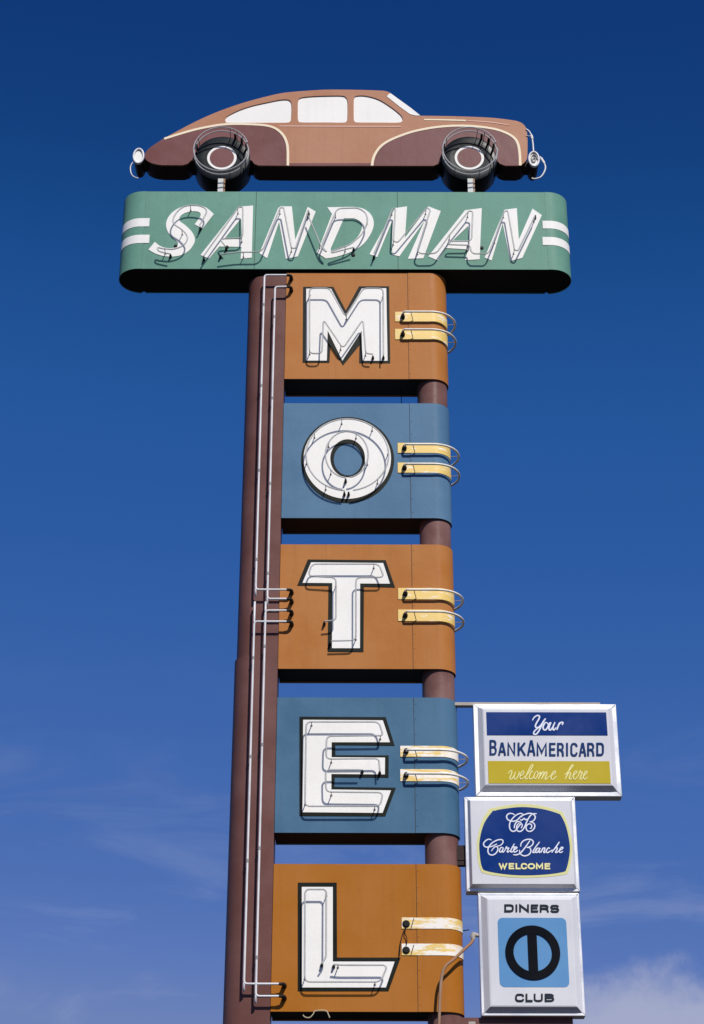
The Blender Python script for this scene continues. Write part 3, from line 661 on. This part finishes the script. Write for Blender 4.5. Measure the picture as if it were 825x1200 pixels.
# lamps and bumper tubes at both ends
for nm, cx, cy, sgn in (('tail_light', 162.4, 183.4, -1), ('headlight', 625.6, 187.0, 1)):
    yl = CY - 0.01; lx, lz = at(cx, cy, yl)
    hl = thing_part = plate(nm, [[(lx + 0.055 * math.cos(t), lz + 0.098 * math.sin(t)) for t in [2 * math.pi * k / 36 for k in range(36)]]], yl, 0.012, 'white', car)
    rim = [Vector((lx + 0.050 * math.cos(t), yl - 0.008, lz + 0.091 * math.sin(t))) for t in [2 * math.pi * k / 36 for k in range(36)]]
    tube('rim_tube', rim, 0.011, 'neon', hl, True)
    if sgn > 0:
        sp = [Vector((lx + 0.034 * (1 - k / 44) * math.cos(k * 0.26), yl - 0.008, lz + 0.062 * (1 - k / 44) * math.sin(k * 0.26))) for k in range(0, 40)]
        tube('neon_tube', sp, 0.0062, 'neonclear', hl)
    m = MB(); nn = 28; v = []
    for (y_, s_) in ((yl + 0.011, 0.92), (yl + 0.03, 0.96), (CY + CTH - 0.02, 0.9)):
        v += [(lx + 0.055 * s_ * math.cos(2 * math.pi * k / nn), y_, lz + 0.098 * s_ * math.sin(2 * math.pi * k / nn)) for k in range(nn)]
    f = [tuple(range(nn)), tuple(range(2 * nn, 3 * nn))] + [(j * nn + k, j * nn + (k + 1) % nn, (j + 1) * nn + (k + 1) % nn, (j + 1) * nn + k) for j in (0, 1) for k in range(nn)]
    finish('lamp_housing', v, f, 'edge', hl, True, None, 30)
    xb = at(618.3 if sgn > 0 else 170, 190, CY + 0.1)[0]
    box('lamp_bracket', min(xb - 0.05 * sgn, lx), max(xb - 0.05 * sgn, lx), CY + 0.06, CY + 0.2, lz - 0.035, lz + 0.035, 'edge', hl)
yb_ = CY - 0.005
tube('bumper_tube', catmull(P3([(616.4,151.4),(620,154),(623,159.6),(624.4,168),(625.2,178.4)], yb_)), 0.0085, 'neon', car)
tube('bumper_tube', catmull(P3([(632.6,183.6),(636,188),(639,195),(638,201),(633.6,207.4),(627,209.6),(623,209)], yb_)), 0.0085, 'neon', car)
m = MB(); m.tube(P3([(622.6,158.6),(623.8,163)], yb_), 0.0135, 8); m.build('tube_sleeve', 'white', car, True)
m = MB(); m.tube(P3([(634,185.4),(638,191.6)], yb_), 0.0135, 8); m.build('tube_sleeve', 'white', car, True)
tube('bumper_tube', catmull(P3([(157,189),(154,192.6),(152.8,197),(153.6,203),(156.6,207),(162,209)], yb_)), 0.0062, 'neon', car)
m = MB(); m.tube(P3([(616.6,159.2),(622.4,159.6)], yb_), 0.005, 6); m.build('tube_support', 'neonclear', car, True)

# ------------------------------------------------------------------ credit card signs on the right
FY = 0.05; PANY = FY - 0.048; FD = 0.115
def px_rect(x0a, x0b, x1a, x1b, ya, yb):
    pass
def frame_rails(root, x0, x1, z0, z1, w):
    """four mitred aluminium rails"""
    for nm, q in (('frame_rail', [(x0, z1), (x1, z1), (x1 - w, z1 - w), (x0 + w, z1 - w)]), ('frame_rail', [(x0, z0), (x0 + w, z0 + w), (x1 - w, z0 + w), (x1, z0)]),
                  ('frame_rail', [(x0, z0), (x0, z1), (x0 + w, z1 - w), (x0 + w, z0 + w)]), ('frame_rail', [(x1, z1), (x1, z0), (x1 - w, z0 + w), (x1 - w, z1 - w)])):
        c = Vector((sum(p[0] for p in q) / 4, sum(p[1] for p in q) / 4))
        q = [c + (Vector(p) - c) * 0.9985 for p in q]
        o = plate(nm, [[(p.x, p.y) for p in q]], FY, FD, 'alu', root)
        b = o.modifiers.new('bevel', 'BEVEL'); b.width = 0.005; b.segments = 2
def pan(root, x0, x1, z0, z1, bev_x, bev_z, rad=0.0):
    """raised pan-formed face"""
    v = [(x0, FY + 0.006, z0), (x1, FY + 0.006, z0), (x1, FY + 0.006, z1), (x0, FY + 0.006, z1)]
    a = 0.82
    v += [(x0 + bev_x * a, PANY + 0.004, z0 + bev_z * a), (x1 - bev_x * a, PANY + 0.004, z0 + bev_z * a), (x1 - bev_x * a, PANY + 0.004, z1 - bev_z * a), (x0 + bev_x * a, PANY + 0.004, z1 - bev_z * a)]
    v += [(x0 + bev_x, PANY, z0 + bev_z), (x1 - bev_x, PANY, z0 + bev_z), (x1 - bev_x, PANY, z1 - bev_z), (x0 + bev_x, PANY, z1 - bev_z)]
    f = [(8, 9, 10, 11), (3, 2, 1, 0)]
    for j in (0, 4): f += [(j + k, j + (k + 1) % 4, j + 4 + (k + 1) % 4, j + 4 + k) for k in range(4)]
    return finish('face_panel', v, f, 'plastic', root)
def cabinet(root, x0, x1, z0, z1):
    box('cabinet', x0 + 0.012, x1 - 0.012, FY + 0.012, FY + FD - 0.008, z0 + 0.012, z1 - 0.012, 'alufin', root)
def rect_from(tl, tr, br, bl, Y):
    q = [at(p[0], p[1], Y) for p in (tl, tr, br, bl)]
    return ((q[0][0] + q[3][0]) / 2, (q[1][0] + q[2][0]) / 2, (q[2][1] + q[3][1]) / 2, (q[0][1] + q[1][1]) / 2)
TY = PANY - 0.0045                        # print lies here
# glyphs: unit boxes, y up
def arc(cx, cy, rx, ry, a0, a1, n=7): return [(cx + rx * math.cos(math.radians(a0 + (a1 - a0) * k / n)), cy + ry * math.sin(math.radians(a0 + (a1 - a0) * k / n))) for k in range(n + 1)]
rx, ry = 0.42, 0.26
G = {
 'A': [[(0, 0), (0.42, 1), (0.58, 1), (1, 0)], [(0.15, 0.28), (0.85, 0.28)]],
 'B': [[(0, 0), (0, 1)], [(0, 1)] + arc(0.55, 0.77, 0.38, 0.23, 90, -90) + [(0, 0.54)], [(0, 0.54)] + arc(0.58, 0.27, 0.42, 0.27, 90, -90) + [(0, 0)]],
 'C': [arc(1 - rx, 1 - ry, rx, ry, 20, 90) + arc(rx, 1 - ry, rx, ry, 90, 180) + arc(rx, ry, rx, ry, 180, 270) + arc(1 - rx, ry, rx, ry, 270, 340)],
 'c': [arc(0.70, 0.64, 0.30, 0.36, 30, 90) + arc(0.34, 0.62, 0.34, 0.38, 90, 180) + arc(0.34, 0.38, 0.34, 0.38, 180, 270) + arc(0.70, 0.36, 0.30, 0.36, 270, 330)],
 'D': [[(0, 0), (0, 1)], [(0, 1)] + arc(1 - rx, 1 - ry, rx, ry, 90, 0) + arc(1 - rx, ry, rx, ry, 0, -90) + [(0, 0)]],
 'E': [[(1, 1), (0, 1), (0, 0), (1, 0)], [(0, 0.52), (0.86, 0.52)]],
 'I': [[(0.5, 0), (0.5, 1)]],
 'K': [[(0, 0), (0, 1)], [(0.95, 1), (0.12, 0.42)], [(0.36, 0.58), (1, 0)]],
 'L': [[(0, 1), (0, 0), (1, 0)]],
 'M': [[(0, 0), (0, 1), (0.5, 0.22), (1, 1), (1, 0)]],
 'N': [[(0, 0), (0, 1), (1, 0), (1, 1)]],
 'O': [arc(0.5, 0.5, 0.5, 0.5, 0, 180, 11), arc(0.5, 0.5, 0.5, 0.5, 180, 360, 11)],
 'R': [[(0, 0), (0, 1)], [(0, 1)] + arc(0.6, 0.74, 0.38, 0.26, 90, -90) + [(0, 0.48)], [(0.5, 0.48), (0.92, 0.3), (1, 0)]],
 'S': [arc(0.72, 0.74, 0.26, 0.26, 35, 90, 4) + arc(0.26, 0.76, 0.26, 0.24, 90, 262) + arc(0.72, 0.26, 0.28, 0.26, 82, -90) + arc(0.28, 0.27, 0.27, 0.27, 270, 215, 4)],
 'U': [[(0, 1)] + arc(rx, ry, rx, ry, 180, 270) + arc(1 - rx, ry, rx, ry, 270, 360) + [(1, 1)]],
 'W': [[(0, 1), (0.27, 0), (0.5, 0.9), (0.73, 0), (1, 1)]]}
def lettering(name, items, wpx, mat, parent, lab=None, y=TY):
    """items: (glyph, x0, x1, ytop, ybottom) in photo pixels, stroke wpx pixels"""
    mb = MB(); h = wpx / 2; k = 0
    for ch, x0, x1, ya, yb in items:
        for st in G[ch]:
            k += 1
            pts = [(x0 + h + q[0] * (x1 - x0 - wpx), yb - h - q[1] * (yb - ya - wpx)) for q in st]
            a_, b_ = pts[0], pts[1]
            w = wpx / 145.0
            pm = AT(pts, y)
            # butt ends reach the box edge
            for e0, e1 in ((0, 1), (-1, -2)):
                d = Vector(pm[e0]) - Vector(pm[e1]); d.normalize(); pm[e0] = (pm[e0][0] + d.x * w / 2, pm[e0][1] + d.y * w / 2)
            ribbon_into(mb, pm, w, y - 0.0011 * (k % 3))
    o = mb.build(name, mat, parent)
    if lab: o['label'] = lab
    return o
def script(name, strokes, wpx, mat, parent, lab, taper=0.35, y=TY, dx=0):
    mb = MB()
    for k, st in enumerate(strokes):
        ribbon_into(mb, AT([(v.x, v.y) for v in catmull(st, 5)], y), wpx / 145.0, y - 0.0011 * (k % 3), taper)
    o = mb.build(name, mat, parent); o['label'] = lab; return o

# --- 1: blue, white and mustard sign
x0, x1, z0, z1 = rect_from((554.8, 824.4), (722.7, 825.6), (728.3, 933.6), (557, 932.8), FY)
s1 = thing('card_sign', 'wide sign with blue and mustard bands hanging under a rusty bar', 'sign', ((x0 + x1) / 2, FY + 0.05, z0), 'credit card signs beside the pole')
frame_rails(s1, x0, x1, z0, z1, 0.042); cabinet(s1, x0, x1, z0, z1)
px0, px1, pz0, pz1 = rect_from((561.2, 829), (717.4, 830), (721.4, 926.6), (562.4, 926.2), FY)
pan(s1, px0 - 0.012, px1 + 0.012, pz0 - 0.012, pz1 + 0.012, 0.056, 0.05)
b0, b1, c0, c1_ = rect_from((570, 834.8), (710.8, 834.8), (711.6, 862), (570.4, 861.6), PANY)
plate('blue_band', [[(b0, c0), (b1, c0), (b1, c1_), (b0, c1_)]], PANY - 0.003, 0.004, 'navy', s1)
b0_, b1_, c0, c1_ = rect_from((571, 892), (713.6, 892), (714.4, 918.2), (571.4, 918.2), PANY)
plate('mustard_band', [[(b0, c0), (b1, c0), (b1, c1_), (b0, c1_)]], PANY - 0.003, 0.004, 'mustard', s1)
c = lambda pts: cr(615, 830, 15, pts)
script('script_word', [c([(135,212),(165,160),(220,126),(258,140),(248,185),(205,262),(186,312),(204,340),(244,332),(290,285),(335,215),(362,184)]),
                       c([(366,178),(340,220),(300,295),(265,365),(225,432),(182,462),(156,446),(170,402),(228,352),(300,318)]),
                       c([(398,262),(365,252),(328,305),(322,355),(348,385),(385,362),(412,302),(400,262)]), c([(410,290),(440,262),(462,248)]),
                       c([(462,248),(432,320),(425,368),(450,382),(490,335),(522,262)]), c([(530,245),(500,320),(494,368),(514,382),(552,340)]),
                       c([(616,248),(590,305),(562,382)]), c([(585,315),(618,264),(650,246),(670,258),(655,294)])], 1.9, 'printwhite', s1, 'white script word Your')
e1 = lambda q: 570 + q / 11.79
e2 = lambda q: 640 + q / 11.79
yl = lambda q: 862 + q / 11.79
lettering('block_word', [('B', e1(42), e1(146), yl(58), yl(272)), ('A', e1(162), e1(272), yl(93), yl(276)), ('N', e1(288), e1(402), yl(93), yl(276)), ('K', e1(430), e1(543), yl(94), yl(278)),
                         ('A', e1(562), e1(678), yl(62), yl(280)), ('M', e1(692), e1(838), yl(97), yl(282)), ('E', e2(40), e2(132), yl(98), yl(284)), ('R', e2(150), e2(248), yl(98), yl(286)),
                         ('I', e2(270), e2(308), yl(98), yl(286)), ('C', e2(334), e2(437), yl(98), yl(288)), ('A', e2(452), e2(556), yl(98), yl(288)), ('R', e2(566), e2(668), yl(98), yl(286)),
                         ('D', e2(692), e2(800), yl(96), yl(280))], 2.5, 'inkblue', s1, 'dark blue capitals BANKAMERICARD')
c = lambda pts: cr(590, 890, 15, pts); d = lambda pts: cr(640, 890, 15, pts)
script('script_word', [c([(82,248),(118,202),(148,202),(138,262),(110,322),(122,346),(152,336),(190,272),(212,218)]), c([(212,218),(186,300),(192,340),(216,346),(252,300),(276,232),(262,216)]),
                       c([(272,250),(300,290),(345,262),(360,222),(340,206),(310,240),(290,300),(302,346),(340,336),(385,292)]),
                       c([(385,300),(450,222),(508,132),(520,96),(496,96),(450,172),(400,282),(386,332),(402,346),(436,318)]),
                       c([(520,228),(504,206),(474,242),(452,312),(466,346),(500,336),(536,292)]), c([(578,216),(548,250),(532,312),(552,342),(586,310),(606,250),(592,212),(572,222)]), c([(600,250),(630,246),(655,220)]),
                       c([(664,218),(645,272),(612,352)]), c([(640,300),(690,226),(714,226),(700,272),(668,352)]), c([(688,312),(742,226),(766,226),(750,282),(732,340),(748,350),(790,310)]),
                       d([(40,308),(120,270),(164,226),(150,206),(110,240),(86,310),(96,350),(130,346),(182,290)])], 1.2, 'printyellow', s1, 'pale script word welcome', 0.3)
script('script_word', [d([(328,272),(380,222),(440,152),(476,106),(460,94),(430,130),(380,242),(332,352)]), d([(350,312),(400,240),(430,236),(420,282),(406,332),(422,350),(458,320)]),
                       d([(458,300),(520,250),(540,216),(520,206),(490,240),(476,310),(492,350),(522,340),(562,290)]), d([(562,290),(590,216),(602,200),(606,226),(634,226),(616,272),(596,332),(612,350),(646,310)]),
                       d([(646,300),(695,260),(720,222),(700,206),(670,246),(656,310),(672,350),(700,340),(728,308)])], 1.2, 'printyellow', s1, 'pale script word here', 0.3)
# --- 2: dark blue badge sign
x0, x1, z0, z1 = rect_from((543.6, 933.4), (674.4, 934.6), (679, 1044.4), (547, 1045), FY)
z1 = min(z1, s1.location.z - 0.001)
s2 = thing('card_sign', 'white framed sign with a dark blue rounded badge bordered in pale lime', 'sign', ((x0 + x1) / 2, FY + 0.05, z0), 'credit card signs beside the pole')
frame_rails(s2, x0, x1, z0, z1, 0.036); cabinet(s2, x0, x1, z0, z1)
pan(s2, x0 + 0.024, x1 - 0.024, z0 + 0.024, z1 - 0.024, 0.026, 0.026)
c = lambda pts: cr(520, 920, 3.75, pts)
bo = c([(200,106),(165,165),(146,250),(149,325),(160,370),(178,388),(260,402),(350,408),(450,404),(532,393),(549,378),(562,320),(565,262),(549,185),(526,128),(506,112),(430,92),(345,83),(260,92),(216,101)])
cx_ = sum(p[0] for p in bo) / len(bo); cy_ = sum(p[1] for p in bo) / len(bo)
bi = c([(213,117),(176,172),(157,250),(160,322),(169,362),(186,377),(262,391),(350,397),(450,393),(524,382),(539,369),(551,318),(554,264),(539,188),(517,138),(499,124),(430,105),(345,97),(262,105),(224,113)])
plate('badge_border', [AT([(v.x, v.y) for v in catmull(bo, 5, True)], PANY)], PANY - 0.002, 0.003, 'lime', s2)
plate('badge', [AT([(v.x, v.y) for v in catmull(bi, 5, True)], PANY)], PANY - 0.0035, 0.003, 'navy', s2)
ty2 = PANY - 0.0052
c = lambda pts: cr(590, 945, 20.6, pts)
script('monogram', [c([(270,206),(225,178),(165,168),(105,190),(74,246),(100,312),(160,348),(240,358),(320,335),(380,280),(420,240),(440,262)]),
                    c([(480,200),(430,170),(370,180),(300,216),(220,290),(162,380),(145,470),(165,560),(220,602),(280,590),(330,530),(385,460),(430,420),(455,460),(425,530)]),
                    c([(262,530),(268,460),(308,385),(370,368),(430,400)]), c([(385,400),(330,450),(314,530),(340,590),(400,604),(460,570),(512,490),(562,370),(620,262),(672,202),(722,180),(800,175)]),
                    c([(385,300),(400,258),(480,210),(560,180),(640,168),(720,190),(766,250),(750,312),(700,360),(630,375)]),
                    c([(630,375),(700,390),(752,440),(746,520),(690,586),(620,606),(560,572),(545,500),(580,440),(640,425),(682,462),(670,520),(636,540)]),
                    c([(400,320),(440,332),(500,292),(530,322),(575,305)])], 1.55, 'printwhite', s2, 'white interlaced monogram CB', 0.25, ty2)
c = lambda pts: cr(560, 975, 15, pts); d = lambda pts: cr(605, 975, 13.75, pts)
script('script_word', [c([(240,142),(195,126),(140,150),(100,202),(112,246),(152,266),(225,258),(285,236),(335,208)]),
                       c([(335,250),(400,232),(442,182),(432,142),(380,134),(310,156),(240,202),(190,266),(176,332),(196,386),(246,406),(302,386),(346,332),(350,282),(322,256),(282,276),(236,336)]),
                       c([(448,282),(408,274),(380,320),(386,352),(416,346),(452,280)]), c([(452,278),(432,330),(442,354),(474,326)]), c([(470,332),(502,262),(508,286),(542,284),(516,340),(530,354),(562,328)]),
                       c([(642,208),(590,300),(576,345),(600,352),(632,328)]), c([(594,268),(652,262)]), c([(622,322),(670,296),(686,272),(660,268),(630,310),(638,352),(672,346),(702,318)])], 1.5, 'printwhite', s2, 'white script word Carte', 0.3, ty2)
script('script_word', [d([(72,236),(76,190),(110,146),(170,120),(232,120),(272,150),(266,196),(226,236),(165,250)]), d([(165,250),(216,256),(236,302),(216,350),(170,380),(110,382),(62,346),(52,290)]),
                       d([(222,136),(170,212),(110,292),(60,346),(0,370),(-50,366)]), d([(376,158),(320,232),(270,312),(276,332),(302,320),(336,280)]),
                       d([(378,264),(338,264),(310,306),(320,332),(350,316),(386,260)]), d([(386,258),(366,310),(376,332),(402,308)]), d([(428,254),(412,300),(394,332)]),
                       d([(404,306),(440,260),(462,262),(450,302),(442,326),(456,332),(490,300)]), d([(542,272),(520,256),(490,290),(484,320),(506,334),(545,312),(585,290)]),
                       d([(696,158),(640,240),(570,332)]), d([(588,302),(640,254),(662,262),(646,302),(632,326),(650,332),(690,302)]), d([(690,302),(736,276),(752,254),(730,248),(700,286),(694,320),(716,332),(752,312)])], 1.5, 'printwhite', s2, 'white script word Blanche', 0.3, ty2)
e3 = lambda q: 580 + q / 11.79
y3a, y3b = 1005 + 76 / 11.79, 1005 + 163 / 11.79
lettering('block_word', [(ch, e3(a_), e3(b_), y3a, y3b) for ch, a_, b_ in (('W', 52, 170), ('E', 190, 266), ('L', 284, 356), ('c', 358, 446), ('O', 450, 556), ('M', 566, 666), ('E', 686, 764))], 1.9, 'printyellow', s2, 'pale yellow capitals WELCOME', ty2)
# --- 3: light blue square sign
x0, x1, z0, z1 = rect_from((560.8, 1047), (679, 1045.6), (685.8, 1190.6), (563.4, 1190.4), FY)
z1 = min(z1, s2.location.z - 0.001)
s3 = thing('card_sign', 'tall white sign with black ring and bar on a light blue square', 'sign', ((x0 + x1) / 2, FY + 0.05, z0), 'credit card signs beside the pole')
frame_rails(s3, x0, x1, z0, z1, 0.026); cabinet(s3, x0, x1, z0, z1)
pan(s3, x0 + 0.018, x1 - 0.018, z0 + 0.018, z1 - 0.018, 0.062, 0.054)
b0, b1, c0, c1_ = rect_from((583.4, 1075.8), (664.2, 1075.4), (666.6, 1156.8), (585.2, 1156.8), PANY)
r_ = 0.042
rr = arc(b1 - r_, c1_ - r_, r_, r_, 0, 90) + arc(b0 + r_, c1_ - r_, r_, r_, 90, 180) + arc(b0 + r_, c0 + r_, r_, r_, 180, 270) + arc(b1 - r_, c0 + r_, r_, r_, 270, 360)
plate('blue_square', [rr], PANY - 0.002, 0.003, 'skyblue', s3)
cx_, cz_ = at(624.3, 1116.4, PANY); R0, R1 = 32.6 / 145.6, 22.9 / 145.6
circ = lambda r_: [(cx_ + r_ * math.cos(2 * math.pi * k / 72), cz_ + r_ * math.sin(2 * math.pi * k / 72)) for k in range(72)]
emb = plate('ring_emblem', [circ(R0), circ(R1)], PANY - 0.012, 0.011, 'ink', s3)
bw = 5.5 / 145.6
plate('emblem_bar', [[(cx_ - bw, cz_ - R1 - 0.012), (cx_ + bw, cz_ - R1 - 0.012), (cx_ + bw, cz_ + R1 + 0.012), (cx_ - bw, cz_ + R1 + 0.012)]], PANY - 0.011, 0.0095, 'ink', emb)
for o_ in (emb,):
    b = o_.modifiers.new('bevel', 'BEVEL'); b.width = 0.003; b.segments = 2; b.limit_method = 'ANGLE'
e4 = lambda q: 585 + q / 11.0
lettering('block_word', [(ch, e4(a_), e4(b_), 1059.6 + q, 1068.7 + q) for ch, a_, b_, q in (('D', 66, 188, 0), ('I', 206, 238, 0.1), ('N', 258, 384, 0.1), ('E', 408, 504, 0.2), ('R', 524, 640, 0.4), ('S', 658, 774, 0.6))], 2.15, 'inkgrey', s3, 'charcoal capitals DINERS')
e5 = lambda q: 598 + q / 14.47
lettering('block_word', [(ch, e5(a_), e5(b_), 1164.4, 1173.9) for ch, a_, b_ in (('c', 82, 238), ('L', 260, 380), ('U', 398, 552), ('B', 584, 748))], 2.15, 'inkgrey', s3, 'charcoal capitals CLUB')
# --- the iron that carries them
xa = XC + 0.1; xb = at(703, 823, 0.1)[0]; zt = s1.location.z + (rect_from((554.8, 824.4), (722.7, 825.6), (728.3, 933.6), (557, 932.8), FY)[3] - s1.location.z)
m = MB(); m.box(xa, xb, 0.085, 0.090, zt + 0.0015, zt + 0.030); m.box(xa, xb, 0.0905, 0.145, zt + 0.0015, zt + 0.007); 
sb = m.build('support_bar', 'rusty'); tag(sb, 'rusty angle iron bar along the top of the wide blue and mustard sign', 'bar')
xcl = s2.location.x - 0.47
m = MB(); zc0, zc1 = at(541, 1014, 0.1)[1], at(541, 991, 0.1)[1]
m.box(XR - 0.04, at(547, 1000, 0.1)[0], 0.09, 0.15, zc0, zc1); m.box(XR - 0.035, at(546, 1000, 0.1)[0], 0.084, 0.0895, zc0 + 0.04, zc1 - 0.04)
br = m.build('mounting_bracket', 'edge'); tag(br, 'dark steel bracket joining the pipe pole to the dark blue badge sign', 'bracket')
bm_ = thing('support_beam', 'brown beam under the light blue square sign, joined to the pipe pole', 'beam', (XC + 0.5, 0.2, z0 - 0.24))
xe_ = at(671, 1195, 0.12)[0]
m = MB(); m.box(XC + 0.02, xe_, 0.105, 0.25, z0 - 0.24, z0 - 0.0015); m.build('beam_box', 'brown', bm_)
m = MB(); m.box(XR + 0.03, XR + 0.085, 0.1, 0.1045, z0 - 0.055, z0 - 0.035); m.build('bolt_plate', 'connector', bm_)
# --- flexible conduit feeding the lowest sign
cp = [(511, 1330, -0.05), (513, 1240, -0.09), (514.4, 1200, -0.1), (516, 1161, -0.105), (518, 1143, -0.105), (522, 1132.6, -0.1), (532, 1124, -0.08), (545.3, 1111.4, -0.02), (552.6, 1104.6, 0.03), (554.2, 1099, 0.05)]
pts = catmull([Vector((at(p[0], p[1], p[2])[0], p[2], at(p[0], p[1], p[2])[1])) for p in cp], 6)
cd_ = thing('conduit', 'tan flexible conduit bending across the L panel to the light blue square sign', 'conduit', (pts[0].x, pts[0].y, pts[0].z))
tube('hose', pts, 0.0125, 'conduit', cd_, seg=10)
q = pts[-1]; m = MB()
m.tube([q + Vector((0, 0, -0.02)), q + Vector((0, 0, 0.012)), q + Vector((0.004, 0.004, 0.028)), q + Vector((0.03, 0.012, 0.026)), q + Vector((x0 - q.x + 0.006, 0.03, 0.026))], [0.016, 0.022, 0.024, 0.018, 0.014], 10)
m.build('elbow_fitting', 'connector', cd_, True, 40)
